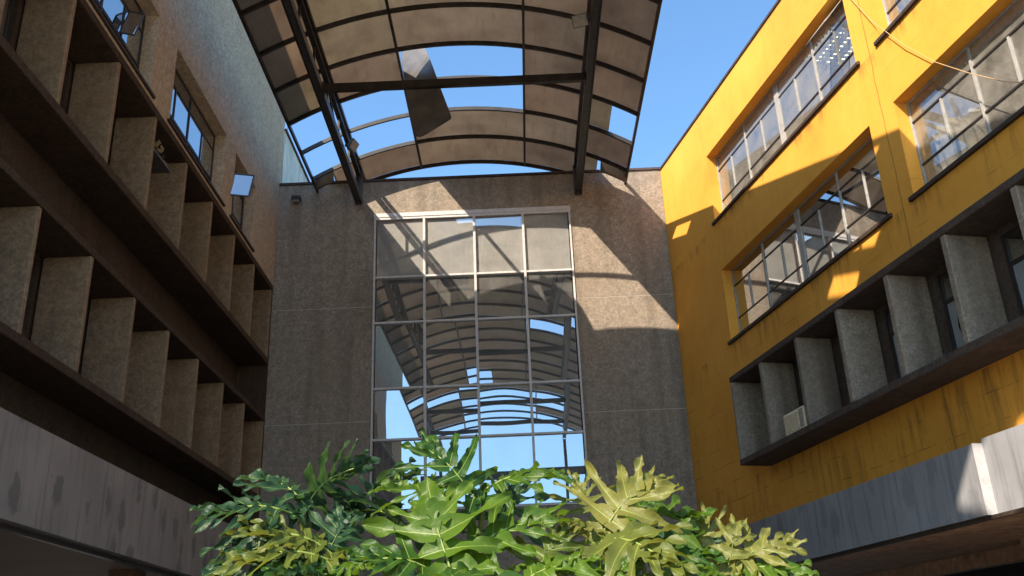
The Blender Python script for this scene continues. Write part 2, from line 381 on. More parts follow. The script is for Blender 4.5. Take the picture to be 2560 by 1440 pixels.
# opened top-hung sash of the small window
def open_sash(name, F, a0, a1, zt, h, b, ang, fm, gm, parent):
    """sash hinged at its top rail at zt, swung outwards by ang"""
    def pt(a, d, off): return F.p(a, b - d*math.sin(ang) - off*math.cos(ang), zt - d*math.cos(ang) + off*math.sin(ang)*-1)
    def bar(nm, a_, b__, d0, d1, o0, o1, m, par): return mesh(nm, [pt(a, d, o) for a in (a_, b__) for d in (d0, d1) for o in (o0, o1)], HF, m, par)
    s_ = bar(name, a0, a1, 0, .04, -.02, .02, fm, parent)
    bar('sash_bar', a0, a1, h-.04, h, -.02, .02, fm, s_); bar('sash_bar', a0, a0+.04, .041, h-.041, -.02, .02, fm, s_); bar('sash_bar', a1-.04, a1, .041, h-.041, -.02, .02, fm, s_)
    bar('pane', a0+.03, a1-.03, .035, h-.035, -.003, .003, gm, s_)
    return s_
def casement(F, a, b0, b1, z0, z1, skew, parent, fm):
    def pt(u, z, o): return F.p(a - skew*u + o + .41*(z-z1), b0 + (b1-b0)*u, z)
    def bar(nm, u0, u1, za, zb, o0, o1, m, par): return mesh(nm, [pt(u, z, o) for u in (u0, u1) for z in (za, zb) for o in (o0, o1)], HF, m, par)
    c_ = bar('open_sash', 0, 1, z1-.035, z1, -.015, .015, fm, parent)
    bar('sash_bar', 0, 1, z0, z0+.035, -.015, .015, fm, c_); bar('sash_bar', 0, .05, z0+.0355, z1-.0355, -.015, .015, fm, c_); bar('sash_bar', .95, 1, z0+.0355, z1-.0355, -.015, .015, fm, c_)
    bar('pane', .04, .96, z0+.03, z1-.03, -.003, .003, 'skyglass', c_)
casement(FL, 20.02, bL+.26, bL-.42, 12.40, 13.16, -.2, LB, 'steelgrey')
casement(FL, 14.12, bL+.26, bL+.02, 12.52, 13.24, -.1, LB, 'framedark')
# painted fascia band and soffit of the ground-floor walk
zb0, zb1 = 3.685, 4.985
FL.box('fascia', YN, 23.93, bL-.1, bL+.05, zb0, zb1, 'bandL', LB)
FL.box('ledge', YN, 23.92, bL+.051, bL+.80, 4.80, 4.95, 'brownslab_shaded', LB)
FL.box('soffit', YN, 23.92, bL+.30, bL+6, 3.74, 3.86, 'soffitL', LB)
FL.box('soffit_rail', YN, 23.9, bL+.10, bL+.16, 3.62, 3.68, 'steelgrey', LB)
FL.box('soffit_rail', YN, 23.9, bL+.34, bL+.36, 3.69, 3.738, 'steel', LB)
FL.box('inner_wall', YN, 23.9, bL+6, bL+6.2, 0, 3.86, 'soffitL', LB)
for y in (1.2, 6.9, 12.6, 18.3):
    FL.box('column', y-.25, y+.25, bL+.6, bL+1.1, 0, 3.739, 'brown', LB)
# dry rubbish lying in one upper bay
rnd = random.Random(3); V, F = [], []
for i in range(120):
    c = FL.p(15.68+rnd.gauss(0, .15), bL+.16+rnd.uniform(-.12, .2), 11.04+abs(rnd.gauss(0, .13))); s = rnd.uniform(.03, .09)
    a = Vector((rnd.gauss(0, 1), rnd.gauss(0, 1), rnd.gauss(0, .6))).normalized()*s; b = Vector((rnd.gauss(0, 1), rnd.gauss(0, 1), rnd.gauss(0, 1))).normalized()*s*.6
    n = len(V); V += [c-a-b, c+a-b, c+a+b, c-a+b*.4]; F.append((n, n+1, n+2, n+3))
NE = thing('bird_nest', 'ragged nest of dry twigs on a small board high in an upper bay', 'nest', FL.p(15.68, bL+.2, 11.0))
mesh('twig_heap', V, F, 'litter', NE)
FL.box('board', 15.2, 16.2, bL+.02, bL+.5, 10.995, 11.025, 'steelgrey', NE)
# ------------------------------------------------------------------ building behind
CB = thing('cream_building', 'pale cream stained wall of a building rising behind the left corner', 'building', (-7, 29, 0))
W0.box('wall', -10, -6.62, 24.4, 36, 0, 17.02, 'cream', CB)
W0.box('coping', -10.1, -6.57, 24.39, 36.1, 17.021, 17.09, 'coping', CB)
PL = thing('roof_lamp', 'small lamp on a thin pole above the cream wall', 'lamp', (-6.85, 25.5, 17.09))
tube('pole', [(-6.85, 25.5, 17.09), (-6.85, 25.5, 18.0)], .014, 'steelgrey', PL)
tube('lamp_head', [(-6.85, 25.5, 18.0), (-6.85, 25.5, 18.06), (-6.85, 25.5, 18.22), (-6.85, 25.5, 18.26)], .06, 'acbody', PL, 8, [.03, .065, .065, .03])

# ------------------------------------------------------------------ back wall with the big gridded window
D = 24.0; XR = 4.372
BB = thing('rear_wing', 'grey brown roughcast wing closing the courtyard, holding the tall gridded window', 'building', (-1.1, D, 0))
x0w, x1w, z0w, z1w = -3.83, 1.70, 5.55, 13.78
joints = [0, 4.70, 7.89, 11.08, 14.93]
for z0, z1 in zip(joints, joints[1:]):
    hole = [(x0w, x1w, max(z0-1, z0w), min(z1+1, z1w))] if z1 > z0w else []
    if hole and z0 > z0w and z1 < z1w:
        W0.box('panel', -6.59, x0w, D, D+.12, z0+.008, z1-.008, 'greywall', BB); W0.box('panel', x1w, XR-.015, D, D+.12, z0+.008, z1-.008, 'greywall', BB)
    else: W0.wall('panel', -6.59, XR-.015, z0+.008, z1-.008, D, D+.12, hole, 'greywall', BB)
for z in joints[1:-1]:
    for a, b in ((-6.59, x0w-.02), (x1w+.02, XR-.02)) if z > z0w else ((-6.59, XR-.02),):
        W0.box('joint_bead', a, b, D+.004, D+.1, z-.0075, z+.0075, 'bead', BB)
W0.wall('core_wall', -6.59, XR+.3, 0, 14.9, D+.121, D+.4, [(x0w, x1w, z0w, z1w)], 'greywall', BB)
W0.box('coping', -6.60, XR+.02, D-.04, D+.45, 14.931, 15.0, 'coping', BB)
W0.box('roof', -6.5, 6, D+.45, D+9, 14.3, 14.6, 'slabdark', BB)
W0.box('side_wall', -6.5, -6.3, D+.41, D+9, 0, 14.29, 'greywall', BB)
W0.box('dark_room', x0w-.3, x1w+.3, D+1.5, D+1.6, 5, 14.2, 'dark', BB)
CW = W0.wall('curtain_window', x0w+.003, x1w-.003, z0w+.003, z1w-.003, D-.035, D+.11, [(x0w+.05, x1w-.05, z0w+.05, z1w-.09)], 'alu', BB)
W0.box('header', x0w-.015, x1w+.015, D-.05, D-.001, z1w-.02, z1w+.10, 'alu', CW)
xs = [x0w+.05, -2.425, -1.02, .355, x1w-.05]; zs = [z0w+.05, 7.387, 8.755, 10.596, 11.93, z1w-.09]
for x in xs[1:-1]: W0.box('mullion', x-.032, x+.032, D-.03, D+.10, z0w+.051, z1w-.091, 'alu', CW)
for z in zs[1:-1]:
    for k in range(4):
        W0.box('transom', xs[k]+(.033 if k else .001), xs[k+1]-(.033 if k < 3 else .001), D-.022, D+.095, z-.026, z+.026, 'alu', CW)
rp = random.Random(11)
for i in range(4):
    for j in range(5):
        xa, xb, za, zb = xs[i]+.028, xs[i+1]-.028, zs[j]+.024, zs[j+1]-.024
        tx, tz = rp.gauss(0, .0045), rp.gauss(0, .0045)
        V = []
        N = 6                                            # faint pillowing of each pane
        for u in range(N+1):
            for v in range(N+1):
                fu, fv = u/N, v/N
                V.append((xa+(xb-xa)*fu, D+.055+tx*(fu-.5)*2+tz*(fv-.5)*2+.0007*(1-(2*fu-1)**2)*(1-(2*fv-1)**2), za+(zb-za)*fv))
        F = [(u*(N+1)+v, (u+1)*(N+1)+v, (u+1)*(N+1)+v+1, u*(N+1)+v+1) for u in range(N) for v in range(N)]
        mesh('pane', V, F, 'mirror_sunlit' if j == 4 else 'mirror', CW, smooth=True)
# small box lamp on the wall
WL = thing('wall_lamp', 'small dark box lamp on the grey wall near its top left corner', 'lamp', (-6.05, D, 14.4))
W0.box('housing', -6.17, -5.92, D-.22, D-.02, 14.36, 14.50, 'steel', WL, bevel=.02)
W0.box('back_plate', -6.12, -5.97, D-.0195, D-.001, 14.33, 14.5, 'steelgrey', WL)
W0.box('lens', -6.14, -5.95, D-.20, D-.06, 14.335, 14.358, 'lampwhite', WL)

# ------------------------------------------------------------------ yellow building on the right
PHI = -0.224844
FR = Frame((math.sin(PHI), math.cos(PHI), 0), (math.cos(PHI), -math.sin(PHI), 0))   # a = s, b = c
CR = 9.609; SF = 22.62; SN = 5.0
YB = thing('yellow_building', 'yellow painted building with long steel windows and a projecting concrete box, right side', 'building', FR.p(12, CR, 0))
W1 = (12.9, 19.42); W3 = (5.65, 12.15)
wins = [(W1, 11.80, 13.62), (W1, 8.69, 10.49), (W3, 11.80, 13.62), (W3, 8.69, 10.49)]
bays = [18.24-1.498*i for i in range(16)]               # front line of the fins
holes = [(a, b, z0, z1) for (a, b), z0, z1 in wins] + [(7, 18.2, 5.58, 7.36)]
FR.wall('wall', SN, SF, 4.0, 14.9, CR, CR+.40, holes, 'yellow', YB)
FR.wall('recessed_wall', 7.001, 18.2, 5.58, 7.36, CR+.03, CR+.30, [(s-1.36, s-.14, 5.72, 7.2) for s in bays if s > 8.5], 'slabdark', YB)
FR.box('coping', SN, SF, CR-.03, CR+.42, 14.901, 14.96, 'coping', YB)
FR.box('roof', SN, SF, CR+.42, CR+10, 14.2, 14.5, 'slabdark', YB)
FR.box('end_wall', SN-.3, SN-.002, CR, CR+10, 0, 14.89, 'yellow', YB); FR.box('rear_wall', SN, SF, CR+10, CR+10.3, 0, 14.5, 'yellow', YB)
for z in (11.0, 7.75, 4.6):
    FR.box('floor_slab', SN, SF, CR+.401, CR+9.99, z, z+.25, 'roomfloor', YB)
for z in (13.85, 10.75): FR.box('room_ceiling', SN, SF, CR+.401, CR+9.9, z, z+.05, 'ceil', YB)
FR.box('room_wall', SN, SF, CR+6.2, CR+6.35, 8.01, 10.74, 'roomwall', YB); FR.box('room_wall', SN, SF, CR+6.2, CR+6.35, 11.26, 13.84, 'ceil', YB)
for s in (12.45, 20.3):
    for z0, z1 in ((8.01, 10.74), (11.26, 13.84)): FR.box('partition', s-.06, s+.06, CR+.405, CR+6.19, z0, z1, 'ceil' if z0 > 11 else 'roomwall', YB)
bw = CR+.245
for (a, b), z0, z1 in wins:
    L_ = b-a; ce = (a+b)/2; mains = [a+L_*.25, ce, a+L_*.75]; minors = [a+L_*k for k in (.125, .375, .625, .875)]
    upper = z0 > 11; near = b < 12.5
    glass = 'clear' if upper or near else 'skyglass'
    fr = steel_window(FR, YB, a, b, z0, z1, bw, mains, minors, z0+.56, z1-.42, 'framepaint', glass, big=(ce,))
    FR.box('sill', a-.12, b+.10, CR-.055, bw-.001, z0-.085, z0-.004, 'sill', YB, bevel=.01)
# opened sash and lattice ceiling light of the far upper window
open_sash('open_sash', FR, 12.98, 13.72, 13.58, 1.0, bw-.03, R_(38), 'framepaint', 'clear', YB)
CL = thing('ceiling_light', 'lit louvred ceiling light seen through the upper yellow wall window', 'ceiling light', FR.p(14.9, CR+1.1, 13.8))
FR.box('tube_tray', 14.3, 15.55, CR+.6, CR+1.6, 13.80, 13.845, 'lampwhite', CL)
for k in range(4): FR.box('tube', 14.35, 15.5, CR+.68+.25*k, CR+.75+.25*k, 13.765, 13.797, 'tube', CL)
for k in range(10): FR.box('louvre', 14.3+.138*k, 14.32+.138*k, CR+.6, CR+1.6, 13.70, 13.763, 'steel', CL)
for k in range(8): FR.box('louvre', 14.3, 15.55, CR+.6+.14*k, CR+.62+.14*k, 13.655, 13.699, 'steel', CL)
# striped curtain in the near lower window
CU = thing('curtain', 'pale striped curtain hanging inside the near lower window of the yellow wall', 'curtain', FR.p(11.8, CR+.5, 8.7))
V, F = [], []
for i in range(25):
    s = 12.08-1.25*i/24
    for j in range(5):
        V.append(FR.p(s, CR+.55+.05*math.sin(i*1.25)+.02*j, 10.1-(j/4)*1.5+.55*(-i/24 if j == 0 else 0)))
for i in range(24):
    for j in range(4): F.append((i*5+j, (i+1)*5+j, (i+1)*5+j+1, i*5+j+1))
mesh('cloth', V, F, 'curtain', CU, smooth=True)
# projecting concrete box with fins
CF = 8.885
XB = thing('fin_box', 'grey concrete box of upright fins projecting from the yellow wall', 'facade box', FR.p(12, CF, 5.5))
S1 = 18.30
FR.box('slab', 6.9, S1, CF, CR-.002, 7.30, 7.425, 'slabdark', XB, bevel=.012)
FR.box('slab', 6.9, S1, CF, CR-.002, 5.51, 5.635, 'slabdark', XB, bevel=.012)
FR.box('end_fin', S1-.10, S1-.012, CF+.006, CR-.004, 5.637, 7.298, 'greyfin', XB, bevel=.01)
f0 = FR.box('fin', 16.80, 16.92, CF+.012, CR-.004, 5.637, 7.298, 'greyfin', XB, bevel=.012)
for i in range(1, 7): FR.copy(f0, 'fin', -1.498*i, 0, 0, XB)
for s in bays:
    if s < 8.5: continue
    fr = FR.wall('window', s-1.357, s-.143, 5.723, 7.197, CR+.05, CR+.11, [(s-1.30, s-.77, 5.77, 6.72), (s-.71, s-.20, 5.77, 6.72), (s-1.30, s-.20, 6.78, 7.15)], 'framedark', YB)
    k = int(round((18.24-s)/1.498))
    FR.box('pane', s-1.31, s-.765, CR+.075, CR+.082, 5.76, 6.73, 'obscure', fr)
    if k != 4: FR.box('pane', s-.715, s-.195, CR+.075, CR+.082, 5.76, 6.73, 'obscure' if k % 2 else 'skyglass', fr)
    else:                                                # broken pane: jagged shards left in the frame
        for pts in (((-.715, 5.76), (-.6, 5.76), (-.655, 6.1), (-.61, 6.35), (-.69, 6.73), (-.715, 6.73)), ((-.36, 5.76), (-.195, 5.76), (-.195, 6.73), (-.42, 6.73), (-.33, 6.3), (-.4, 6.05))):
            n_ = len(pts); V = [FR.p(s+a, CR+.075+dd, z) for dd in (0, .006) for a, z in pts]
            mesh('glass_shard', V, [tuple(range(n_)), tuple(range(n_, 2*n_))]+[(i, (i+1) % n_, n_+(i+1) % n_, n_+i) for i in range(n_)], 'obscure', fr)
    FR.box('pane', s-1.31, s-.195, CR+.075, CR+.082, 6.77, 7.16, 'skyglass', fr)
FR.box('back_room', SN, SF-1, CR+2.6, CR+2.7, 4.86, 7.7, 'dark', YB)
# air conditioner standing in a bay
AC = thing('air_conditioner', 'small cream air conditioner standing in a bay of the fin box', 'air conditioner', FR.p(15.95, CF+.2, 5.64))
FR.box('casing', 15.52, 16.30, CF+.05, CF+.36, 5.637, 6.05, 'acbody', AC, bevel=.015)
for k in range(7): FR.box('grille_slat', 15.72, 16.27, CF+.03, CF+.048, 5.69+.048*k, 5.712+.048*k, 'acbody', AC)
FR.box('control_panel', 15.55, 15.69, CF+.036, CF+.048, 5.68, 6.01, 'lampwhite', AC)
# fascia of the ground-floor walk: far length stands prouder than the near one
CFa, CNe, SJ = 9.05, 9.20, 11.40
FR.box('fascia', SJ, SF-.2, CFa, CR+.1, 3.39, 4.36, 'bandR', YB)
FR.box('fascia', SN, SJ-.002, CNe, CR+.1, 3.40, 4.43, 'bandR', YB)
FR.box('fascia_edge_strip', SJ-.012, SJ-.0015, CFa-.012, CNe-.001, 3.385, 4.365, 'alu', YB)
FR.box('soffit', SN, SF-.2, CR+.101, 12.6, 3.46, 3.6, 'soffitR', YB)
FR.box('soffit', SN, SF-.2, CFa+.16, CR+.1, 3.36, 3.388, 'soffitR', YB)
FR.box('soffit_rail', SN, SF-.2, CFa+.05, CFa+.11, 3.33, 3.384, 'sill', YB)
FR.box('lintel', SN, SF-.2, 12.6, 12.9, 3.2, 3.6, 'soffitR', YB)
FR.box('inner_wall', SN, SF-.2, 15.5, 15.7, 0, 3.6, 'dark', YB); FR.box('inner_ceiling', SN, SF-.2, 12.9, 15.5, 3.5, 3.6, 'dark', YB)
for s in (14.25, 8.6): FR.box('column', s-.22, s+.22, 12.0, 12.5, 0, 3.459, 'soffitR', YB)
# sagging cable across the wall
pts = []
for s, z, b in ((12.75, 13.3, .02), (12.6, 13.03, .03), (12.1, 12.13, .08), (11.5, 11.2, .07), (10.92, 10.44, .05), (10.3, 9.80, .06), (9.66, 9.2, .08), (9.2, 8.86, .06), (8.4, 8.55, .02)):
    pts.append(FR.p(s, CR-b, z))
tag(tube('cable', pts, .0065, 'cable', None, 6), 'thin pale cable sagging across the yellow wall and its near window', 'cable')

# ------------------------------------------------------------------ barrel-vault canopy
XC, ZC, RV = -1.195, 15.94, 8.447
def vz(x, dr=0): return ZC - RV + math.sqrt((RV+dr)**2 - (x-XC)**2)
CA = thing('barrel_canopy', 'brown barrel vaulted roof of sheets on dark steel ribs, several sheets missing', 'canopy', (XC, 12, 14))
PX = [-5.47, -4.22, -2.563, .502, 1.98, 3.33]            # edge, truss, purlin, purlin, truss, edge
RY = [24.73-1.4297*i for i in range(23)]
def arc_strip(name, xa, xb, ya, yb, dr0, dr1, mat, parent, n, warp=None):
    V, F = [], []
    for i in range(n+1):
        x = xa+(xb-xa)*i/n
        for y in (ya, yb):
            for dr in (dr0, dr1):
                th = (x-XC)/RV; v = Vector((XC+(RV+dr)*math.sin(math.asin(th)), y, ZC-RV+(RV+dr)*math.cos(math.asin(th))))
                V.append(warp(v, i/n, 0 if y == ya else 1) if warp else v)
    for i in range(n):
        a = i*4; b = a+4
        F += [(a, b, b+2, a+2), (a+1, a+3, b+3, b+1), (a, a+1, b+1, b), (a+2, b+2, b+3, a+3)]
    F += [(0, 2, 3, 1), (n*4, n*4+1, n*4+3, n*4+2)]
    return mesh(name, V, F, mat, parent)
for k, y in enumerate(RY):
    xa, xb = PX[0]-.03, PX[5]+.06
    arc_strip('rib', xa, xb, y-.03, y+.03, -.115, -.012, 'steel', CA, 30)
for k, x in enumerate(PX):
    h = .035
    beam('purlin', (x, RY[0], vz(x)-.075), (x, RY[-1], vz(x)-.075), .06, .10, 'steel', CA)
missing = {(0, 2), (0, 1), (1, 2), (1, 1), (2, 3), (2, 2), (1, 17), (0, 17), (2, 18), (2, 19), (3, 18), (3, 19), (2, 20), (1, 21), (2, 21), (3, 21), (4, 9), (3, 10)}
rs = random.Random(5)
for i in range(len(RY)-1):
    for c in range(5):
        if (c, i) in missing: continue
        xa, xb = PX[c]+.004, PX[c+1]-.004; ya, yb = RY[i]-.004, RY[i+1]+.004
        if (c, i) in ((2, 15), (2, 16)): xa = -1.15
        if (c, i) == (4, 2): xb = 2.72
        if (c, i) == (0, 0): xa = -4.98
        if (c, i) == (4, 0): xb = 2.55
        sag = rs.uniform(-.004, .014); off = rs.uniform(0, .006)
        arc_strip('roof_sheet', xa, xb, ya, yb, off, off+.005, 'sheet', CA, 6, (lambda v, f, e, s=sag: v))
# drooping remnants at the wall end
def flap(name, grid, mat, parent, th=.004):
    n, m = len(grid), len(grid[0]); V = [Vector(p) for r in grid for p in r]; F = [(i*m+j, (i+1)*m+j, (i+1)*m+j+1, i*m+j+1) for i in range(n-1) for j in range(m-1)]
    o = mesh(name, V, F, mat, parent, smooth=True); md = o.modifiers.new('thickness', 'SOLIDIFY'); md.thickness = th; return o
flap('roof_sheet', [[(-5.43+.24*j, 23.31+.09*i, vz(-5.43+.24*j)-.03-.16*(i/5)**1.4) for j in range(3)] for i in range(6)], 'sheet', CA)
flap('roof_sheet', [[(2.62+.23*j, 23.31+.09*i, vz(2.62+.23*j)-.03-.18*(i/5)**1.3) for j in range(4)] for i in range(6)], 'sheet', CA)
# trusses
for tx, sg in ((-4.275, 1), (1.97, -1)):
    e0, e1 = D-.045, RY[-1]+.1
    tr = beam('truss', (tx, e0, 14.325), (tx, e1, 14.325), .19, .012, 'steelgrey', CA)         # web of the lower channel
    beam('chord_flange', (tx-.09, e0, 14.325), (tx-.09, e1, 14.325), .012, .19, 'steel', tr); beam('chord_flange', (tx+.09, e0, 14.325), (tx+.09, e1, 14.325), .012, .19, 'steelgrey', tr)
    zu = vz(tx)-.20
    beam('upper_chord', (tx-.02, e0, zu), (tx-.02, e1, zu), .12, .11, 'steel', tr)
    k = 0; y = D-.12
    while y > e1+.2:
        beam('strut', (tx-.02, y, 14.425), (tx-.02, y, zu-.056), .05, .05, 'steel', tr, up=(0, 1, 0))
        if k % 4 == 2: beam('brace', (tx-.02, y-.03, 14.43), (tx-.02, y-1.42, zu-.058), .04, .04, 'steel', tr)
        y -= 1.50; k += 1
    beam('end_plate', (tx, D-.044, 14.2), (tx, D-.044, zu+.05), .22, .012, 'steelgrey', tr, up=(0, 1, 0))
    for q in (-.06, .06): beam('bolt', (tx+q, D-.06, 14.27), (tx+q, D-.05, 14.27), .03, .03, 'steel', tr)
for y in (18.42, 10.3, 2.0, -1.9):
    beam('tie_beam', (-4.18, y, 14.33), (1.88, y, 14.33), .10, .20, 'steel', CA)
    for x in (-4.16, 1.86): beam('cleat', (x, y-.1, 14.33), (x, y+.1, 14.33), .03, .28, 'steel', CA)
# end portal behind the viewer
for tx in (-4.275, 1.97): beam('post', (tx, RY[-1]+.25, 0), (tx, RY[-1]+.25, 14.22), .16, .16, 'steel', CA, up=(0, 1, 0))
beam('portal_beam', (-6.4, RY[-1]+.25, 12.45), (4.6, RY[-1]+.25, 12.45), .14, .45, 'steel', CA)
# loose sheet hanging from the purlin
def hp(px, py, y): return at(px, py, y)
rows = [((1000, 116, 20.1), (1030, 112, 19.75), (1062, 112, 19.45)), ((1003, 160, 20.0), (1040, 150, 19.6), (1072, 138, 19.3)), ((1010, 205, 19.85), (1056, 185, 19.3), (1086, 172, 19.1)),
        ((1014, 245, 19.65), (1062, 222, 19.25), (1101, 215, 19.0)), ((1022, 292, 19.5), (1070, 268, 19.25), (1118, 258, 19.0)), ((1031, 325, 19.45), (1082, 308, 19.2), (1132, 293, 19.0)), ((1041, 354, 19.4), (1084, 325, 19.2), (1131, 297, 19.02))]
grid = [[hp(*p) for p in r] for r in rows]
fl = flap('torn_roof_sheet', grid, 'flap', None, .006); sd = fl.modifiers.new('smooth', 'SUBSURF'); sd.levels = 2; sd.render_levels = 2
tag(fl, 'torn curled metal sheet dangling through the hole in the vaulted roof', 'roof sheet')
# floodlights on the trusses
def flood(label, loc, aim, side):
    loc = Vector(loc); t = thing('floodlight', label, 'floodlight', loc, 'floodlights on the roof trusses')
    aim = Vector(aim).normalized(); a = aim.cross(Vector((0, 0, 1))).normalized(); b = a.cross(aim)
    def q(u, v, w_): return loc + Vector((side*.20, 0, 0)) + a*u + b*v + aim*w_
    V = [q(u*s_, v*s_*.8, w_) for w_, s_ in ((-.07, .11), (.05, .17)) for u, v in ((-1, -1), (1, -1), (1, 1), (-1, 1))]
    mesh('housing', V, [(0, 1, 2, 3), (4, 5, 6, 7), (0, 1, 5, 4), (1, 2, 6, 5), (2, 3, 7, 6), (3, 0, 4, 7)], 'steelgrey', t)
    V = [q(u*.15, v*.12, w_) for w_ in (.052, .06) for u, v in ((-1, -1), (1, -1), (1, 1), (-1, 1))]
    mesh('lens', V, [(0, 1, 2, 3), (4, 5, 6, 7), (0, 1, 5, 4), (1, 2, 6, 5), (2, 3, 7, 6), (3, 0, 4, 7)], 'lampwhite', t)
    beam('bracket', loc, loc+Vector((side*.08, 0, 0)), .05, .05, 'steel', t); beam('bracket', loc+Vector((side*.085, 0, -.08)), loc+Vector((side*.085, 0, .1)), .03, .06, 'steel', t, up=(0, 1, 0))
    return t
flood('square floodlight with pale glass on the right roof truss', (1.86, 16.4, 14.36), (-.25, -.75, -.6), -1)
flood('floodlight with tilted square head on the left roof truss', (-4.16, 21.1, 14.42), (.9, -.25, -.5), 1)

# ------------------------------------------------------------------ split-leaf philodendrons
def leaf_geo(rd, nl=6, slim=1., droop=.25, fold=.25, ruffle=1.):
    """unit leaf: midrib from (0,0,0) to (1,0,0); x along, y across, z up"""
    V, F, MI = [], [], []
    mid = lambda u: Vector((u, .03*math.sin(u*3+ph), .10*math.sin(u*math.pi)-droop*u*u))
    ph = rd.uniform(0, 6)
    K, A = 14, 5
    def strip(u0, th0, sg, ln, wb, last=False):
        base = len(V); bend = rd.uniform(-.35, -.05) if not last else rd.uniform(-.1, .1)
        ld = rd.uniform(-.10, .50)*ln; tw = rd.uniform(-.8, .8); f = rd.uniform(.6, 1.3)*fold; p1, p2 = rd.uniform(0, 6), rd.uniform(0, 6); fr1 = rd.uniform(7, 12); to = rd.randrange(7); und = rd.uniform(14, 22)
        pos = mid(u0); th = th0; step = ln/K
        o = pos - Vector((math.cos(th), sg*math.sin(th), 0))*.0
        for k in range(K+1):
            r = k/K
            if k: th += bend/K; o = o + Vector((math.cos(th), sg*math.sin(th), 0))*step
            prof = (1-.42*min(1, r/.42)**1.5) if r < .42 else (.56+.09*math.sin((r-.42)*und+p2)) * max(0., 1-((r-.42)/.58)**3.4)**.8
            hw = max(.003, wb*slim*prof)
            perp = Vector((-math.sin(th), sg*math.cos(th), 0))
            tooth = (0, .14, .02, .20, -.06, .10, .0)[(k+to) % 7]*(1 if r > .3 else 0)
            for a in range(A):
                q = (a-(A-1)/2)/((A-1)/2); e = abs(q)
                wdt = hw*(1+.8*tooth*(e == 1)*(1 if q > 0 else -.8))
                z = f*hw*e*1.1 + ruffle*.050*e*e*math.sin(fr1*r+p1+q*1.7)*min(1, r*3) + tw*q*hw*r - ld*r*r*.9 - (0.010 if e == 0 else 0)
                # the lobe springs from the bowed blade
                V.append(o + perp*(q*wdt) + Vector((0, 0, z + .0015*rd.random())))
        for k in range(K):
            for a in range(A-1):
                i = base+k*A+a; F.append((i, i+1, i+A+1, i+A)); MI.append(0)
        # vein ridge
        vb = len(V)
        for k in range(K+1):
            c = V[base+k*A+A//2]; w_ = .006*(1-k/K*.8); pr = (V[base+k*A+A-1]-V[base+k*A]).normalized()
            for s_, h in ((-1, .001), (0, .006), (1, .001)): V.append(c+pr*w_*s_+Vector((0, 0, h*(1-k/K*.6))))
        for k in range(K):
            for a in range(2):
                i = vb+k*3+a; F.append((i, i+1, i+4, i+3)); MI.append(1)
    prof = [.52, .70, .74, .68, .60, .50, .43, .36]
    for sg in (-1, 1):
        for i in range(nl):
            t = i/(nl-1); u = .02+.80*t**.95
            th = R_(124-100*t**.72)+rd.uniform(-.12, .12)
            ln = prof[min(7, int(t*6.99))]*rd.uniform(.8, 1.15)
            strip(u, th, sg, ln, rd.uniform(.11, .165)*(1-.25*t))
    strip(.74, 0, 1, .40, .15, True)
    # midrib
    b = len(V); n = 10
    for k in range(n+1):
        u = k/n*.82; c = mid(u); w_ = .013*(1-.6*k/n)
        for s_, h in ((-1, .002), (0, .020), (1, .002), (0, -.022)): V.append(c+Vector((0, s_*w_, h)))
    for k in range(n):
        for a in range(4):
            i = b+k*4+a; j = b+k*4+(a+1) % 4; F.append((i, j, j+4, i+4)); MI.append(1)
    return V, F, MI
def add_leaf(plant, crown, rd, P0, P1, nrm, mat, **kw):
    P0, P1 = Vector(P0), Vector(P1); T = P1-P0; L = T.length*.90; T.normalize()
    N = Vector(nrm); N = (N - T*N.dot(T)).normalized(); S = N.cross(T)
    V, F, MI = leaf_geo(rd, **kw)
    o = mesh('leaf', [P0 + (T*v.x + S*v.y + N*v.z)*L for v in V], F, [mat, 'vein'], plant, smooth=True, midx=MI)
    c = Vector(crown); m = (c*.45+P0*.55)+Vector((0, 0, .18))
    pts = []
    for k in range(9):
        t = k/8; pts.append(c*(1-t)**2 + m*2*t*(1-t) + (P0+T*.01)*t*t)
    tube('petiole', pts, .011, 'stem', o, 6, [.019-.009*k/8 for k in range(9)])
    return o
CAMV = Vector((0, -1, 0))                               # towards the path where the viewer stands
def plant(label, base, h, specs, seed, extra=10):
    base = Vector(base); t = thing('philodendron', label, 'plant', base, 'philodendrons in the planter')
    top = base+Vector((0, 0, h))
    tube('trunk', [base, base+Vector((.03, .02, h*.4)), base+Vector((-.02, .03, h*.8)), top], .06, 'trunk', t, 8, [.075, .07, .06, .045])
    rd = random.Random(seed)
    for k, (b, tp, n, m, kw) in enumerate(specs):
        add_leaf(t, top-Vector((0, 0, .03*(k % 8))), rd, at(*b), at(*tp), n, m, **kw)
    for k in range(extra):                              # extra leaves lower down and behind, mostly in the painted shade colour
        an = rd.uniform(0, 2*math.pi); out = Vector((math.cos(an), math.sin(an), 0)); r1 = rd.uniform(.25, .6)
        p0 = top + out*r1 + Vector((0, 0, rd.uniform(.05, .62))); ln = rd.uniform(.32, .55)
        add_leaf(t, top-Vector((0, 0, rd.uniform(0, .3))), rd, p0, p0+out*ln+Vector((0, 0, rd.uniform(-.2, .16))), Vector((0, -.25, 1))+out*rd.uniform(-.2, .6), rd.choice((dk, dk, dk, lf)), slim=rd.uniform(.7, 1), droop=rd.uniform(.2, .5))
    return t
lf, dk, pl = 'leaf', 'leafdark', 'leafpale'
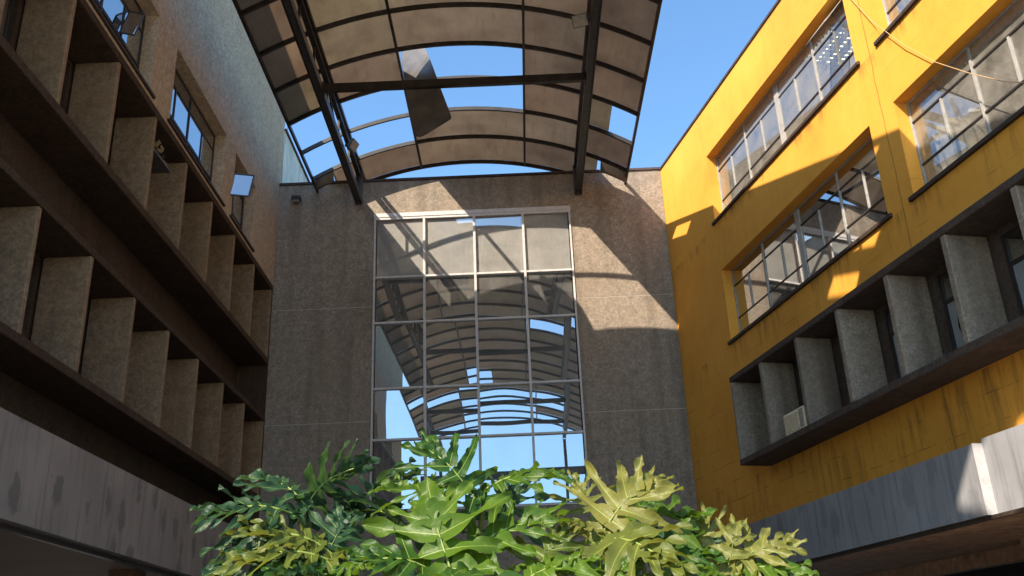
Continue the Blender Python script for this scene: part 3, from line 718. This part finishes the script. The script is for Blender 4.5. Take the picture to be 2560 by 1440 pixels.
center = [  # (base px,px,depth) (tip) (face normal) material
    ((1122, 1425, 4.15), (1075, 1200, 4.45), (-.1, -1, .45), lf, dict(nl=6, droop=.12)),
    ((1190, 1245, 4.5), (1035, 1100, 4.55), (.1, -1, .6), lf, dict(nl=6, slim=.75, droop=.05)),
    ((1210, 1225, 4.6), (1400, 1175, 4.65), (-.2, -.5, 1), lf, dict(nl=6, slim=.7, droop=.15)),
    ((1160, 1395, 4.3), (1390, 1255, 4.35), (.1, -.7, .9), lf, dict(nl=6, slim=.8)),
    ((1130, 1440, 4.0), (1260, 1520, 3.8), (.1, -.6, 1), lf, dict(nl=6, droop=.4)),
    ((1090, 1430, 4.2), (880, 1370, 4.1), (-.1, -.8, .9), lf, dict(nl=6, slim=.85)),
    ((1110, 1260, 4.75), (960, 1190, 4.85), (0, -.5, 1), lf, dict(nl=6, slim=.7)),
    ((1330, 1445, 4.2), (1420, 1300, 4.3), (-.1, -.9, .6), pl, dict(nl=6, slim=.7)),
    ((1300, 1460, 4.1), (1490, 1385, 4.1), (.1, -.6, 1), lf, dict(nl=6)),
    ((1230, 1330, 4.7), (1310, 1180, 4.9), (0, -1, .4), dk, dict(nl=6, slim=.6)),
    ((1060, 1450, 4.4), (960, 1500, 4.1), (0, -.5, 1), dk, dict(nl=6)),
    ((1010, 1330, 5.0), (880, 1210, 5.2), (.2, .3, 1), dk, dict(nl=6, droop=.5)),
]
right = [
    ((1500, 1335, 4.4), (1660, 1180, 4.5), (-.25, -.9, .5), pl, dict(nl=6, slim=.85, droop=.05)),
    ((1495, 1330, 4.45), (1395, 1290, 4.3), (-.1, -.6, .9), pl, dict(nl=6, slim=.8)),
    ((1520, 1345, 4.35), (1700, 1420, 4.0), (-.1, -.8, .9), pl, dict(nl=6, slim=.95, droop=.1)),
    ((1520, 1320, 4.6), (1750, 1255, 4.7), (-.1, -.5, 1), lf, dict(nl=6, slim=.75)),
    ((1600, 1400, 4.5), (1800, 1370, 4.45), (-.1, -.7, .9), lf, dict(nl=6, slim=.85)),
    ((1480, 1300, 4.8), (1440, 1175, 4.9), (.1, -.9, .5), pl, dict(nl=6, slim=.6)),
    ((1560, 1300, 4.9), (1640, 1230, 5.0), (.1, -.2, 1), lf, dict(nl=6, slim=.7)),
    ((1490, 1450, 4.2), (1580, 1400, 4.1), (0, -.9, .6), lf, dict(nl=6)),
    ((1600, 1470, 4.2), (1810, 1440, 4.1), (0, -.6, 1), lf, dict(nl=6)),
    ((1680, 1380, 4.8), (1770, 1290, 4.9), (-.3, -.6, .8), dk, dict(nl=6)),
]
farr = [
    ((1815, 1425, 4.5), (1850, 1300, 4.55), (-.3, -1, .3), pl, dict(nl=4, slim=.95, droop=.05)),
    ((1840, 1415, 4.5), (1985, 1335, 4.5), (-.2, -.8, .7), pl, dict(nl=6, slim=.85)),
    ((1850, 1430, 4.5), (2035, 1412, 4.4), (-.1, -.6, 1), lf, dict(nl=6, slim=.85)),
    ((1790, 1400, 4.7), (1740, 1270, 4.8), (-.3, -.8, .5), pl, dict(nl=6, slim=.7)),
    ((1800, 1440, 4.3), (1720, 1420, 4.2), (0, -.7, .9), lf, dict(nl=6)),
    ((1870, 1455, 4.6), (1990, 1460, 4.5), (0, -.5, 1), dk, dict(nl=6)),
    ((1780, 1390, 5.0), (1700, 1330, 5.1), (0, -.3, 1), dk, dict(nl=6)),
]
left = [
    ((765, 1262, 4.9), (640, 1165, 5.0), (-.1, -.3, 1), dk, dict(nl=6, slim=.9, droop=.25)),
    ((775, 1255, 4.95), (900, 1130, 5.05), (.3, .5, 1), dk, dict(nl=6, slim=.85, droop=.3)),
    ((730, 1285, 4.8), (500, 1262, 4.7), (-.1, -.5, 1), dk, dict(nl=6, slim=.9, droop=.2)),
    ((830, 1385, 4.6), (610, 1300, 4.5), (.1, -.5, .9), pl, dict(nl=6, slim=.7)),
    ((820, 1385, 4.7), (870, 1265, 4.85), (.2, -1, .2), dk, dict(nl=6, slim=1.1)),
    ((660, 1330, 4.8), (500, 1420, 4.6), (-.3, -.6, .8), dk, dict(nl=6, slim=.9, droop=.4)),
    ((650, 1340, 4.7), (640, 1450, 4.5), (-.1, -1, .5), dk, dict(nl=6)),
    ((820, 1400, 4.5), (570, 1370, 4.4), (0, -.5, 1), pl, dict(nl=6, slim=.65)),
    ((830, 1440, 4.4), (540, 1445, 4.3), (0, -.5, 1), lf, dict(nl=6, slim=.8)),
    ((900, 1260, 5.2), (1020, 1160, 5.4), (.1, .4, 1), dk, dict(nl=6, slim=.8, droop=.3)),
    ((870, 1300, 5.2), (1000, 1260, 5.3), (0, .2, 1), dk, dict(nl=6)),
    ((850, 1420, 4.4), (960, 1400, 4.3), (0, -.6, 1), lf, dict(nl=6, slim=.8)),
    ((760, 1440, 4.6), (700, 1380, 4.6), (0, -.9, .5), dk, dict(nl=6)),
]
plant('dark leaved philodendron at the left end of the planter', at(760, 1440, 5.0)*1 - Vector((0, 0, at(760, 1440, 5.0).z-.5)), 1.0, left, 21)
plant('bright green philodendron in the middle, in front of the gridded window', (-.30, 4.75, .5), 1.0, center, 22)
plant('yellow green philodendron right of the gridded window', (.62, 4.8, .5), 1.0, right, 23)
plant('small yellow green philodendron at the right end, before the grey fascia', (1.15, 4.9, .5), 1.0, farr, 24, 0)
# raised planter that carries them
PT = thing('planter', 'low concrete planter box under the philodendrons', 'planter', (0, 5, 0))
for nm, a in (('front', (-1.9, 2.0, 4.1, 4.25)), ('rear', (-1.9, 2.0, 5.6, 5.75)), ('side', (-1.9, -1.75, 4.251, 5.599)), ('side', (1.85, 2.0, 4.251, 5.599))):
    W0.box('planter_side', a[0], a[1], a[2], a[3], 0, .62, 'greyfin', PT, bevel=.01)
W0.box('soil', -1.749, 1.849, 4.251, 5.599, .3, .52, 'soil', PT)
